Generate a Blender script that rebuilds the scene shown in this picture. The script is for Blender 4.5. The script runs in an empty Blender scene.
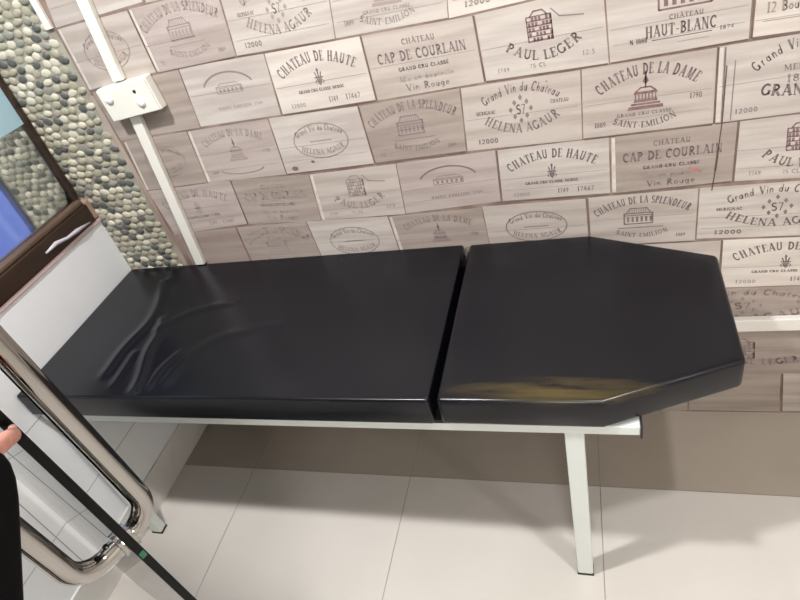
import bpy, bmesh, math, random
from mathutils import Vector, Matrix
random.seed(7)
SC = bpy.context.scene
COL = SC.collection
PI = math.pi

# ------------------------------------------------------------------ helpers
def mat(name, color, rough=.5, metal=0, noise=None, bump=None, coat=0, spec=None, emit=None):
    """noise=(scale xyz, color2, lo, hi); bump=(scale, strength, distance)"""
    m = bpy.data.materials.new(name); m.use_nodes = True
    nt = m.node_tree; b = nt.nodes['Principled BSDF']
    b.inputs['Base Color'].default_value = (*color, 1)
    b.inputs['Roughness'].default_value = rough
    b.inputs['Metallic'].default_value = metal
    b.inputs['Coat Weight'].default_value = coat
    if spec is not None: b.inputs['Specular IOR Level'].default_value = spec
    if emit: b.inputs['Emission Color'].default_value = (*emit[0], 1); b.inputs['Emission Strength'].default_value = emit[1]
    tc = nt.nodes.new('ShaderNodeTexCoord')
    if noise:
        sc, c2, lo, hi = noise
        mp = nt.nodes.new('ShaderNodeMapping'); mp.inputs['Scale'].default_value = sc
        nz = nt.nodes.new('ShaderNodeTexNoise'); nz.inputs['Scale'].default_value = 1; nz.inputs['Detail'].default_value = 5
        cr = nt.nodes.new('ShaderNodeValToRGB')
        cr.color_ramp.elements[0].position = lo; cr.color_ramp.elements[1].position = hi
        cr.color_ramp.elements[0].color = (*c2, 1); cr.color_ramp.elements[1].color = (*color, 1)
        nt.links.new(tc.outputs['Object'], mp.inputs['Vector']); nt.links.new(mp.outputs[0], nz.inputs['Vector'])
        nt.links.new(nz.outputs['Fac'], cr.inputs[0]); nt.links.new(cr.outputs[0], b.inputs['Base Color'])
    if bump:
        nz = nt.nodes.new('ShaderNodeTexNoise'); nz.inputs['Scale'].default_value = bump[0]; nz.inputs['Detail'].default_value = 4
        bp = nt.nodes.new('ShaderNodeBump'); bp.inputs['Strength'].default_value = bump[1]; bp.inputs['Distance'].default_value = bump[2]
        nt.links.new(tc.outputs['Object'], nz.inputs['Vector']); nt.links.new(nz.outputs['Fac'], bp.inputs['Height'])
        nt.links.new(bp.outputs[0], b.inputs['Normal'])
    return m

def srgb(r, g, b):
    f = lambda c: ((c/255+.055)/1.055)**2.4 if c > 10 else c/255/12.92
    return (f(r), f(g), f(b))

class MB:
    def __init__(s): s.v = []; s.f = []; s.m = []
    def quad(s, pts, mi=0):
        n = len(s.v); s.v += [tuple(p) for p in pts]; s.f.append(tuple(range(n, n+len(pts)))); s.m.append(mi)
    def box(s, x0, x1, y0, y1, z0, z1, mi=0, M=None):
        c = [(x0,y0,z0),(x1,y0,z0),(x1,y1,z0),(x0,y1,z0),(x0,y0,z1),(x1,y0,z1),(x1,y1,z1),(x0,y1,z1)]
        if M: c = [tuple(M @ Vector(p)) for p in c]
        n = len(s.v); s.v += c
        for q in ((0,3,2,1),(4,5,6,7),(0,1,5,4),(1,2,6,5),(2,3,7,6),(3,0,4,7)):
            s.f.append(tuple(n+i for i in q)); s.m.append(mi)
    def sweep(s, pts, rad, seg=16, closed=False, mi=0, caps=True):
        P = [Vector(p) for p in pts]; N = len(P); n0 = len(s.v)
        R = rad if isinstance(rad, (list, tuple)) else [rad]*N
        up = None
        for i, p in enumerate(P):
            a = P[(i-1) % N] if (closed or i > 0) else p
            b = P[(i+1) % N] if (closed or i < N-1) else p
            t = (b-a).normalized()
            if up is None:
                up = Vector((0,0,1)) if abs(t.z) < .9 else Vector((1,0,0))
            up = (up - t*up.dot(t)).normalized(); sd = t.cross(up)
            for k in range(seg):
                an = 2*PI*k/seg
                s.v.append(tuple(p + up*R[i]*math.cos(an) + sd*R[i]*math.sin(an)))
        rng = N if closed else N-1
        for i in range(rng):
            for k in range(seg):
                j = (i+1) % N
                s.f.append((n0+i*seg+k, n0+i*seg+(k+1) % seg, n0+j*seg+(k+1) % seg, n0+j*seg+k)); s.m.append(mi)
        if not closed and caps:
            s.f.append(tuple(n0+k for k in range(seg))[::-1]); s.m.append(mi)
            s.f.append(tuple(n0+(N-1)*seg+k for k in range(seg))); s.m.append(mi)
    def build(s, name, mats, parent=None, smooth=False, bevel=0, bseg=3):
        me = bpy.data.meshes.new(name); me.from_pydata(s.v, [], s.f)
        for m in (mats if isinstance(mats, list) else [mats]): me.materials.append(m)
        me.polygons.foreach_set('material_index', s.m)
        if smooth: me.polygons.foreach_set('use_smooth', [True]*len(me.polygons))
        me.update()
        bm = bmesh.new(); bm.from_mesh(me); bmesh.ops.recalc_face_normals(bm, faces=bm.faces) if smooth or bevel else None
        bm.to_mesh(me); bm.free()
        o = bpy.data.objects.new(name, me); COL.objects.link(o)
        if parent: o.parent = parent; o.matrix_parent_inverse = Matrix.Translation(parent.location).inverted()
        if bevel:
            md = o.modifiers.new('bevel', 'BEVEL'); md.width = bevel; md.segments = bseg; md.limit_method = 'ANGLE'
            me.polygons.foreach_set('use_smooth', [True]*len(me.polygons))
            wn = o.modifiers.new('wn', 'WEIGHTED_NORMAL'); wn.keep_sharp = False
        return o

def empty(name, loc):
    o = bpy.data.objects.new(name, None); COL.objects.link(o); o.location = loc; o.empty_display_size = .1
    return o
def tag(o, label=None, cat=None, group=None, kind=None):
    if label: o['label'] = label
    if cat: o['category'] = cat
    if group: o['group'] = group
    if kind: o['kind'] = kind
    return o

# ------------------------------------------------------------------ camera (fitted to the room's vanishing lines)
def rz(a): return Matrix.Rotation(a, 3, 'Z')
def rx(a): return Matrix.Rotation(a, 3, 'X')
R = rz(.398026880) @ rx(.927406973) @ rz(-.292531381)
cam = bpy.data.objects.new('camera', bpy.data.cameras.new('camera')); COL.objects.link(cam)
cam.matrix_world = Matrix.Translation((0, -1.376, 1.6391)) @ R.to_4x4()
cam.data.sensor_width = 36; cam.data.lens = 586.877/800*36; cam.data.clip_start = .02
SC.camera = cam

# ------------------------------------------------------------------ materials
PALE = [
    mat('crate_light', srgb(196,189,182), .75, noise=((3,3,38), srgb(179,169,163), .38, .6)),
    mat('crate_grey', srgb(181,169,164), .75, noise=((3,3,40), srgb(166,153,147), .38, .6)),
    mat('crate_mid', srgb(189,179,172), .75, noise=((3,3,36), srgb(171,160,152), .38, .6)),
    mat('crate_pink_brown', srgb(168,156,148), .75, noise=((3,3,40), srgb(152,139,131), .38, .6)),
    mat('crate_brown', srgb(162,148,141), .75, noise=((3,3,34), srgb(148,131,123), .38, .6)),
    mat('crate_cream', srgb(212,204,196), .75, noise=((3,3,34), srgb(195,186,178), .36, .6)),
]
SEAM = mat('crate_seam', srgb(122,102,94), .8, noise=((12,12,12), srgb(150,132,122), .4, .6))
INK = [mat('ink_faint', srgb(158,145,140), .8), mat('ink_soft', srgb(140,126,124), .8), mat('ink_dark', srgb(118,104,105), .8, noise=((60,60,60), srgb(134,120,118), .4, .6))]
PLUM = mat('ink_plum', srgb(140,112,112), .8, noise=((70,70,70), srgb(118,92,94), .4, .6))
EDGE_LIGHT = mat('crate_side', srgb(224,214,205), .75)
TEAR = mat('paper_tear', srgb(98,76,68), .9)
RED = mat('red_smear', srgb(200,110,105), .8)
FLOOR = mat('floor_tile', srgb(208,203,197), .2, noise=((2.2,2.2,2.2), srgb(201,196,189), .35, .65))
FLOORB = mat('border_tile', srgb(168,158,146), .28, noise=((3,3,3), srgb(160,151,139), .35, .65))
GROUT = mat('floor_grout', srgb(150,140,128), .7)
WHITE_T = mat('white_tile', srgb(246,248,251), .3, noise=((3,3,3), srgb(242,245,248), .4, .6))
TGROUT = mat('tile_grout', srgb(150,150,150), .8)
SKIRT = mat('skirting_tile', srgb(228,227,223), .35, noise=((6,6,6), srgb(218,216,212), .4, .6))
WOOD = mat('dark_wood', srgb(62,45,36), .35, noise=((30,3,30), srgb(42,30,24), .35, .65))
WOODL = mat('brown_wood', srgb(112,94,80), .4, noise=((30,3,30), srgb(90,72,60), .35, .65))
LIP_SHINE = mat('lip_highlight', srgb(214,186,186), .4)
VINYL = mat('black_vinyl', srgb(13,14,21), .25, bump=(160, .06, .001), spec=.36)
BOARD = mat('black_board', srgb(20,19,19), .7)
WMETAL = mat('white_paint', srgb(218,224,221), .35, bump=(60, .05, .0004))
RUBBER = mat('dark_rubber', srgb(38,36,36), .6)
CHROME = mat('chrome', (.46,.44,.42), .09, 1, noise=((8,8,8), (.40,.39,.37), .3, .7))
PLASTIC = mat('white_plastic', srgb(232,230,222), .4)
def glass(name, tint):
    m = bpy.data.materials.new(name); m.use_nodes = True; nt = m.node_tree; nt.nodes.clear()
    o = nt.nodes.new('ShaderNodeOutputMaterial'); mx = nt.nodes.new('ShaderNodeMixShader'); tr = nt.nodes.new('ShaderNodeBsdfTransparent')
    gl = nt.nodes.new('ShaderNodeBsdfGlossy'); gl.inputs['Roughness'].default_value = .01; fr = nt.nodes.new('ShaderNodeFresnel'); fr.inputs['IOR'].default_value = 1.45
    tr.inputs[0].default_value = (*tint, 1)
    nt.links.new(fr.outputs[0], mx.inputs[0]); nt.links.new(tr.outputs[0], mx.inputs[1]); nt.links.new(gl.outputs[0], mx.inputs[2]); nt.links.new(mx.outputs[0], o.inputs[0])
    return m
GLASSM = glass('clear_glass', (.95,.975,.965))
GEDGE = mat('glass_edge', srgb(12,14,14), .25, spec=.15, noise=((5,5,9), srgb(10,12,12), .4, .6))
GREEN = mat('green_glint', srgb(30,110,85), .1)
BLUE = mat('blue_paint', srgb(112,140,226), .5, noise=((2,2,1.2), srgb(92,118,214), .35, .65))
FILM = mat('frosted_film', srgb(168,200,214), .6)
SKIN = mat('skin', srgb(214,160,146), .5, noise=((50,50,50), srgb(204,140,126), .4, .65))
NAIL = mat('nail', srgb(224,176,166), .3)
CLOTH = mat('black_cloth', srgb(14,12,14), 1, bump=(400, .3, .001), spec=.1)
TROUSER = mat('dark_trouser', srgb(34,34,40), .9)
HAIR = mat('black_hair', srgb(22,18,16), .6)
SHOE = mat('shoe', srgb(24,22,22), .4)
PAINTW = mat('cream_paint', srgb(225,220,212), .7, noise=((2,2,2), srgb(218,213,205), .4, .6))
PAINTC = mat('ceiling_paint', srgb(236,234,230), .8)
PEB = [mat('pebble_cream', srgb(204,199,181), .5), mat('pebble_olive', srgb(166,161,142), .5), mat('pebble_grey', srgb(142,142,132), .5), mat('pebble_dark', srgb(92,93,90), .45)]
MORTAR = mat('mortar', srgb(168,164,150), .9, noise=((25,25,25), srgb(146,142,130), .4, .6))

# ------------------------------------------------------------------ stroke lettering (printed on the crates)
def arcp(cx, cy, rx_, ry_, a0, a1, n=9):
    return [(cx+rx_*math.cos(math.radians(a0+(a1-a0)*i/n)), cy+ry_*math.sin(math.radians(a0+(a1-a0)*i/n))) for i in range(n+1)]
TK, TN = .17, .07
def ser(x, y, w=.13): return ([(x-w, y+(.025 if y < .5 else -.025)), (x+w, y+(.025 if y < .5 else -.025))], .05)
def stem(x, t=TK, h=1): return [([(x,0),(x,h)], t), ser(x,0), ([(x-.13,h-.025),(x+.13,h-.025)], .05)]
GL = {
'A': (.82, [([(.12,0),(.42,1)],TN), ([(.42,1),(.72,0)],TK), ([(.22,.33),(.62,.33)],TN), ser(.12,0), ser(.72,0)]),
'B': (.70, stem(.18)+[(arcp(.3,.75,.25,.23,90,-90),.12), (arcp(.3,.27,.3,.25,90,-90),.13)]),
'C': (.74, [(arcp(.42,.5,.32,.48,50,310,12),.13), ([(.64,.7),(.64,.95)],.05)]),
'D': (.78, stem(.18)+[(arcp(.28,.5,.4,.47,90,-90,10),.14)]),
'E': (.66, stem(.18)+[([(.18,.97),(.58,.97)],.06), ([(.18,.5),(.5,.5)],.06), ([(.18,.03),(.62,.03)],.06), ([(.58,.97),(.58,.78)],.06), ([(.62,.03),(.62,.24)],.06)]),
'F': (.62, stem(.18)+[([(.18,.97),(.58,.97)],.06), ([(.18,.5),(.5,.5)],.06)]),
'G': (.80, [(arcp(.42,.5,.32,.48,50,330,12),.13), ([(.70,.05),(.70,.42)],.14), ([(.55,.42),(.8,.42)],.05)]),
'H': (.84, stem(.18)+stem(.66)+[([(.18,.5),(.66,.5)],.06)]),
'I': (.36, stem(.18)),
'J': (.45, [([(.28,1),(.28,.2),(.15,.02)],TK)]),
'K': (.76, stem(.18)+[([(.2,.4),(.62,1)],TN), ([(.32,.55),(.66,0)],TK)]),
'L': (.64, stem(.18)+[([(.18,.03),(.6,.03)],.06), ([(.6,.03),(.6,.25)],.06)]),
'M': (1.0, [([(.14,0),(.18,1)],TN), ([(.18,1),(.5,.1)],TK), ([(.5,.1),(.82,1)],TN), ([(.82,1),(.86,0)],TK), ser(.14,0), ser(.86,0)]),
'N': (.84, [([(.16,0),(.16,1)],TN), ([(.16,1),(.68,0)],TK), ([(.68,0),(.68,1)],TN), ser(.16,0), ser(.68,1)]),
'O': (.84, [(arcp(.42,.5,.33,.47,0,360,16),.12)]),
'P': (.66, stem(.18)+[(arcp(.28,.74,.27,.24,90,-90),.12)]),
'R': (.76, stem(.18)+[(arcp(.28,.75,.25,.23,90,-90),.12), ([(.32,.5),(.68,0)],TK)]),
'S': (.62, [(arcp(.31,.74,.22,.23,30,270,9)+arcp(.31,.27,.24,.25,90,-150,9),.12)]),
'T': (.72, stem(.36)+[([(.04,.97),(.68,.97)],.06), ([(.05,.97),(.05,.76)],.06), ([(.67,.97),(.67,.76)],.06)]),
'U': (.80, [([(.18,1),(.18,.3)]+arcp(.4,.3,.22,.27,180,360,8)[1:]+[(.62,1)],.12), ser(.18,1), ser(.62,1)]),
'V': (.78, [([(.1,1),(.4,0)],TK), ([(.4,0),(.68,1)],TN), ser(.1,1), ser(.68,1)]),
'Y': (.74, [([(.1,1),(.37,.45)],TK), ([(.65,1),(.37,.45)],TN), ([(.37,.45),(.37,0)],TK)]),
'0': (.6, [(arcp(.3,.5,.2,.47,0,360,14),.11)]),
'1': (.4, stem(.2)),
'2': (.6, [(arcp(.3,.72,.2,.25,150,-30,7)+[(.1,.03),(.52,.03)],.1)]),
'3': (.58, [(arcp(.27,.75,.2,.22,140,-80,7)+arcp(.27,.28,.23,.26,80,-140,8),.1)]),
'4': (.62, [([(.42,0),(.42,1),(.08,.3),(.56,.3)],.1)]),
'5': (.58, [([(.5,.95),(.15,.95),(.13,.55)]+arcp(.27,.32,.22,.29,100,-140,8),.1)]),
'6': (.6, [(arcp(.32,.3,.2,.27,0,360,10),.1), ([(.14,.3),(.42,.98)],.1)]),
'7': (.56, [([(.08,.95),(.5,.95),(.22,0)],.1)]),
'8': (.6, [(arcp(.3,.74,.17,.22,0,360,10),.09), (arcp(.3,.27,.2,.25,0,360,10),.1)]),
'9': (.6, [(arcp(.3,.7,.2,.27,0,360,10),.1), ([(.5,.7),(.25,.02)],.1)]),
'-': (.45, [([(.06,.4),(.38,.4)],.08)]), '.': (.25, [([(.08,.06),(.2,.06)],.12)]), ' ': (.42, []),
'a': (.56, [(arcp(.25,.28,.18,.25,0,360,9),.09), ([(.44,.55),(.44,0)],.1)]),
'b': (.56, [(arcp(.3,.28,.18,.25,0,360,9),.09), ([(.12,1),(.12,0)],.1)]),
'c': (.5, [(arcp(.28,.28,.19,.25,45,315,8),.09)]),
'd': (.58, [(arcp(.25,.28,.18,.25,0,360,9),.09), ([(.44,1),(.44,0)],.1)]),
'e': (.5, [([(.1,.3),(.44,.3)]+arcp(.27,.28,.18,.26,10,310,9),.08)]),
'g': (.56, [(arcp(.25,.28,.18,.25,0,360,9),.09), ([(.44,.55),(.44,-.2),(.15,-.3)],.09)]),
'h': (.58, [([(.12,1),(.12,0)],.1), (arcp(.28,.3,.17,.25,180,0,6)+[(.45,0)],.09)]),
'i': (.24, [([(.12,.55),(.12,0)],.1), ([(.12,.72),(.12,.82)],.1)]),
'l': (.24, [([(.12,1),(.12,0)],.1)]),
'm': (.84, [([(.1,.55),(.1,0)],.09), (arcp(.24,.32,.14,.22,180,0,5)+[(.38,0)],.09), (arcp(.54,.32,.14,.22,180,0,5)+[(.68,0)],.09)]),
'n': (.56, [([(.12,.55),(.12,0)],.1), (arcp(.28,.3,.16,.25,180,0,6)+[(.44,0)],.09)]),
'o': (.54, [(arcp(.27,.28,.19,.25,0,360,10),.09)]),
'p': (.56, [(arcp(.3,.28,.18,.25,0,360,9),.09), ([(.12,.55),(.12,-.3)],.1)]),
'r': (.42, [([(.12,.55),(.12,0)],.1), (arcp(.28,.32,.16,.22,180,60,4),.08)]),
's': (.46, [(arcp(.23,.41,.14,.13,20,250,6)+arcp(.23,.15,.15,.14,80,-150,6),.08)]),
't': (.38, [([(.18,.8),(.18,.1),(.32,.04)],.09), ([(.04,.54),(.34,.54)],.06)]),
'u': (.56, [([(.12,.55),(.12,.2)]+arcp(.28,.2,.16,.18,180,360,6)[1:]+[(.44,.55)],.09), ([(.44,.55),(.44,0)],.09)]),
'v': (.5, [([(.06,.55),(.25,0)],.11), ([(.25,0),(.44,.55)],.07)]),
}
ALIAS = {'É': 'E', 'Â': 'A', 'â': 'a', 'é': 'e'}

class Ink:
    """collects 2-D shapes in a crate's own frame (metres from its lower left corner) and lays them on the wall"""
    def __init__(s, mb, q, y): s.mb = mb; s.q = q; s.y = y; s.w = q[2]-q[0]; s.h = q[1]-q[7]
    def P(s, u, v):
        q = s.q; tx = q[0]+(q[2]-q[0])*u; tz = q[1]+(q[3]-q[1])*u; bx = q[6]+(q[4]-q[6])*u; bz = q[7]+(q[5]-q[7])*u
        return (bx+(tx-bx)*v, s.y, bz+(tz-bz)*v)
    def poly(s, pts, mi): s.mb.quad([s.P(x/s.w, y/s.h) for x, y in pts], mi)
    def line(s, pts, t, mi):
        for (ax, ay), (bx, by) in zip(pts, pts[1:]):
            L = math.hypot(bx-ax, by-ay)
            if L < 1e-9: continue
            nx, ny = -(by-ay)/L*t/2, (bx-ax)/L*t/2
            ex, ey = (bx-ax)/L*t*.18, (by-ay)/L*t*.18
            s.poly([(ax-ex+nx,ay-ey+ny),(ax-ex-nx,ay-ey-ny),(bx+ex-nx,by+ey-ny),(bx+ex+nx,by+ey+ny)], mi)
    def text(s, txt, cx, cy, hgt, width, mi, sag=0, slant=0, bold=1):
        """centred text of a given total width along a parabola of height sag (up if positive)"""
        adv = [(GL[ALIAS.get(c, c)][0]+.08) for c in txt]; tot = sum(adv); k = width/tot
        x = -width/2
        for c, a in zip(txt, adv):
            g = GL[ALIAS.get(c, c)]; xc = x+a*k/2; u = 2*xc/width
            yb = cy+sag*(1-u*u); sl = math.atan(-4*sag*u/width)
            ca, sa = math.cos(sl), math.sin(sl)
            strokes = list(g[1])
            if c in 'Ââ': strokes += [([(.27,1.08),(.42,1.25),(.57,1.08)], .07)]
            if c in 'Éé': strokes += [([(.3,1.08),(.48,1.28)], .08)]
            for pts, t in strokes:
                out = []
                for px, py in pts:
                    lx = (px-g[0]/2+slant*py*.5)*k; ly = py*hgt
                    out.append((cx+xc+lx*ca-ly*sa, yb+lx*sa+ly*ca))
                s.line(out, t*(k+hgt)/2*bold*1.18, mi)
            x += a*k

def tower(I, cx, cy, s, mi):     # fountain-like domed building
    for dx, w, y, h in ((0,1.5,0,.16),(0,1.25,.2,.1),(0,1.0,.34,.14)):
        I.poly([(cx-w*s/2,cy+y*s),(cx+w*s/2,cy+y*s),(cx+w*s/2*.96,cy+(y+h)*s),(cx-w*s/2*.96,cy+(y+h)*s)], mi)
    for k in range(7):
        x = cx+(-.42+.14*k)*s; I.line([(x,cy+.48*s),(x,cy+.72*s)], .05*s, mi)
    I.poly([(cx-.52*s,cy+.72*s),(cx+.52*s,cy+.72*s),(cx+.46*s,cy+.84*s),(cx-.46*s,cy+.84*s)], mi)
    I.line([(cx-.42*s,cy+.84*s),(cx-.2*s,cy+1.02*s),(cx+.2*s,cy+1.02*s),(cx+.42*s,cy+.84*s)], .07*s, mi)
    I.line([(cx,cy+1.0*s),(cx,cy+1.75*s)], .06*s, mi)
    I.poly([(cx-.13*s,cy+1.3*s),(cx,cy+1.15*s),(cx+.13*s,cy+1.3*s),(cx,cy+1.6*s)], mi)
def house(I, cx, cy, w, h, mi):   # walled house with windows
    I.line([(cx-w/2,cy),(cx+w/2,cy)], h*.08, mi); I.line([(cx-w/2,cy+h*.55),(cx+w/2,cy+h*.55)], h*.06, mi)
    I.line([(cx-w/2,cy),(cx-w/2,cy+h*.7)], h*.08, mi); I.line([(cx+w/2,cy),(cx+w/2,cy+h*.7)], h*.08, mi)
    I.line([(cx-w*.42,cy+h*.7),(cx-w*.3,cy+h),(cx+w*.3,cy+h),(cx+w*.42,cy+h*.7)], h*.06, mi)
    I.line([(cx-w*.5,cy+h*.68),(cx+w*.5,cy+h*.68)], h*.07, mi)
    for k in range(6):
        x = cx-w*.4+w*.16*k; I.poly([(x,cy+h*.12),(x+w*.08,cy+h*.12),(x+w*.08,cy+h*.46),(x,cy+h*.46)], mi)
    for k in range(8):
        x = cx-w*.3+w*.08*k; I.line([(x,cy+h*.7),(x,cy+h*.98)], h*.025, mi)
def stamp(I, cx, cy, w, h, mi):   # square building stamp
    for r in range(5):
        y = cy+h*(r+.1)/5
        I.line([(cx-w/2,y),(cx+w/2,y)], h*.05, mi)
        for k in range(7):
            if (r*3+k) % 4 != 0:
                x = cx-w*.45+w*.145*k; I.poly([(x,y),(x+w*.1,y),(x+w*.1,y+h*.15),(x,y+h*.15)], mi)
    I.line([(cx-w/2,cy+h),(cx+w/2,cy+h)], h*.05, mi)
    I.line([(cx-w/2,cy),(cx-w/2,cy+h)], h*.05, mi); I.line([(cx+w/2,cy),(cx+w/2,cy+h)], h*.05, mi)
    I.line([(cx-w*.35,cy+h),(cx-w*.18,cy+h*1.2),(cx+w*.18,cy+h*1.2),(cx+w*.35,cy+h)], h*.06, mi)
def emblem(I, cx, cy, s, mi):     # small heraldic ornament: crown over a shield
    I.poly([(cx-.16*s,cy+.28*s),(cx-.14*s,cy+.02*s),(cx,cy-.16*s),(cx+.14*s,cy+.02*s),(cx+.16*s,cy+.28*s)], mi)
    I.line([(cx-.26*s,cy+.34*s),(cx+.26*s,cy+.34*s)], .08*s, mi)
    for k in (-1,0,1): I.line([(cx+k*.10*s,cy+.34*s),(cx+k*.2*s,cy+.66*s)], .075*s, mi)
    I.line([(cx,cy+.6*s),(cx,cy+.88*s)], .07*s, mi); I.line([(cx-.07*s,cy+.78*s),(cx+.07*s,cy+.78*s)], .06*s, mi)
    for g in (-1,1): I.line([(cx+g*.17*s,cy+.2*s),(cx+g*.28*s,cy+.08*s),(cx+g*.2*s,cy-.04*s)], .05*s, mi)
def ring(I, cx, cy, rx_, ry_, t, mi, a0=0, a1=360): I.line([(cx+x, cy+y) for x, y in arcp(0,0,rx_,ry_,a0,a1,22)], t, mi)

def motif(I, kind, m, pm):
    w, h = I.w, I.h
    if kind == 'haute':
        I.text('CHATEAU DE HAUTE', w*.49, h*.56, h*.15, w*.76, m, sag=h*.20)
        emblem(I, w*.49, h*.42, h*.26, m)
        I.text('GRAND CRU CLASSE MEDOC', w*.48, h*.30, h*.045, w*.48, m, bold=1.5)
        I.text('1749', w*.58, h*.10, h*.085, w*.1, m); I.text('17467', w*.78, h*.10, h*.085, w*.15, m)
        I.text('12000', w*.2, h*.09, h*.06, w*.16, 6)
    elif kind == 'cap':
        I.text('CHÂTEAU', w*.5, h*.77, h*.08, w*.3, m)
        I.text('CAP DE COURLAIN', w*.5, h*.54, h*.145, w*.8, m)
        I.text('GRAND CRU CLASSÉ', w*.5, h*.385, h*.05, w*.46, m, bold=1.5)
        I.text('Mis en bouteille', w*.5, h*.22, h*.08, w*.5, 6, slant=.3)
        I.text('Vin Rouge', w*.5, h*.07, h*.1, w*.4, m)
    elif kind == 'paul':
        stamp(I, w*.50, h*.46, w*.19, h*.34, pm)
        I.line([(w*.6,h*.86),(w*.66,h*.74),(w*.84,h*.70)], h*.018, 7)
        I.text('PAUL LEGER', w*.51, h*.42, h*.13, w*.62, m, sag=-h*.22)
        I.text('1749', w*.17, h*.1, h*.06, w*.1, 6); I.text('75 CL', w*.45, h*.1, h*.06, w*.14, 6); I.text('12.5', w*.85, h*.17, h*.06, w*.1, 6)
    elif kind == 'helena':
        I.text('Grand Vin du Château', w*.5, h*.67, h*.13, w*.62, m, sag=h*.16, slant=.3)
        I.text('S7', w*.5, h*.5, h*.14, w*.08, m)
        for dx, dy in ((0,1),(0,-1),(1,0),(-1,0),(.6,.6),(-.6,.6),(.6,-.6),(-.6,-.6)):
            I.poly([(w*.5+dx*w*.085-h*.03,h*.57+dy*h*.17),(w*.5+dx*w*.085,h*.57+dy*h*.17-h*.045),(w*.5+dx*w*.085+h*.03,h*.57+dy*h*.17),(w*.5+dx*w*.085,h*.57+dy*h*.17+h*.045)], m)
        I.text('HELENA AGAUR', w*.5, h*.42, h*.13, w*.66, m, sag=-h*.2)
        I.text('MERIGNAC', w*.2, h*.55, h*.05, w*.17, m, bold=1.3); I.text('CHATEAU', w*.82, h*.6, h*.05, w*.15, m, bold=1.2)
        I.text('12000', w*.2, h*.1, h*.07, w*.18, m, bold=1.3)
    elif kind == 'dame':
        I.text('CHATEAU DE LA DAME', w*.5, h*.60, h*.14, w*.72, m, sag=h*.21)
        tower(I, w*.49, h*.34, h*.29, pm)
        I.text('GRAND CRU CLASSE', w*.48, h*.26, h*.045, w*.42, m)
        I.text('SAINT-EMILION', w*.48, h*.19, h*.085, w*.5, m, sag=-h*.11)
        I.text('1790', w*.86, h*.40, h*.075, w*.09, m); I.text('1889', w*.14, h*.15, h*.07, w*.09, m)
    elif kind == 'dome':
        I.text('CHATEAU DE LA DAME', w*.5, h*.66, h*.12, w*.7, m, sag=h*.15)
        tower(I, w*.5, h*.36, h*.24, pm)
        ring(I, w*.5, h*.2, w*.26, h*.09, h*.02, m, 180, 360)
        I.text('1889', w*.15, h*.15, h*.06, w*.09, m); I.text('1790', w*.86, h*.45, h*.06, w*.09, m)
    elif kind == 'splend':
        I.text('CHÂTEAU DE LA SPLENDEUR', w*.5, h*.60, h*.13, w*.84, m, sag=h*.22)
        house(I, w*.47, h*.42, w*.26, h*.3, m)
        I.line([(w*.28,h*.34),(w*.7,h*.34)], h*.015, m)
        I.text('SAINT-EMILION', w*.5, h*.24, h*.08, w*.5, m, sag=-h*.1)
        I.text('1889', w*.86, h*.12, h*.06, w*.09, m); I.text('75', w*.12, h*.1, h*.06, w*.06, m)
    elif kind == 'blanc':
        house(I, w*.55, h*.56, w*.36, h*.3, pm)
        I.text('App.', w*.25, h*.80, h*.08, w*.1, m, slant=.3)
        I.text('CHÂTEAU', w*.56, h*.43, h*.055, w*.24, m)
        I.text('HAUT-BLANC', w*.52, h*.24, h*.14, w*.5, m)
        I.text('N 1880', w*.22, h*.19, h*.06, w*.13, m, bold=1.4); I.line([(w*.32,h*.2),(w*.74,h*.2)], h*.012, m)
        I.text('1874', w*.84, h*.19, h*.05, w*.1, m); I.line([(w*.5,h*.13),(w*.72,h*.13)], h*.008, 6)
    elif kind == 'bout':
        I.text('12 Bout.', w*.3, h*.3, h*.12, w*.36, 6); I.line([(w*.1,h*.2),(w*.8,h*.2)], h*.01, 6)
        I.text('CL', w*.75, h*.75, h*.12, w*.12, 6)
    elif kind == 'grandv':
        I.line([(w*.055,h*.98),(w*.055,h*.02)], h*.02, m); I.line([(w*.13,h*.8),(w*.115,h*.02)], h*.012, 7)
        I.text('Grand Vin du Médoc', w*.60, h*.60, h*.12, w*.66, m, sag=h*.25, slant=.3)
        I.text('MEDOC', w*.58, h*.58, h*.07, w*.24, 7); I.text('1800', w*.58, h*.43, h*.09, w*.2, 6)
        I.text('GRAND VIN', w*.60, h*.32, h*.14, w*.6, m, sag=-h*.07, bold=1.1)
        I.text('12000', w*.22, h*.10, h*.06, w*.16, 7)
    elif kind == 'arch':
        ring(I, w*.5, h*.55, w*.3, h*.28, h*.028, m, 20, 160)
        house(I, w*.5, h*.5, w*.3, h*.16, m)
        I.text('SAINT EMILION', w*.5, h*.24, h*.05, w*.4, m); I.text('1749', w*.78, h*.24, h*.05, w*.1, m)
    elif kind == 'oval':
        ring(I, w*.5, h*.52, w*.3, h*.3, h*.02, m)
        I.text('Grand Vin du Château', w*.5, h*.60, h*.1, w*.5, m, sag=h*.1, slant=.3)
        I.text('HELENA AGAUR', w*.5, h*.38, h*.09, w*.5, m, sag=-h*.1)
        I.line([(w*.38,h*.52),(w*.62,h*.52)], h*.02, m)
    elif kind == 'stampw':
        stamp(I, w*.27, h*.36, w*.2, h*.36, pm)
        I.text('PAUL LEGER', w*.42, h*.3, h*.12, w*.5, m, sag=-h*.08, bold=1.3)
        I.line([(w*.1,h*.12),(w*.9,h*.1)], h*.02, 6)

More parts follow.
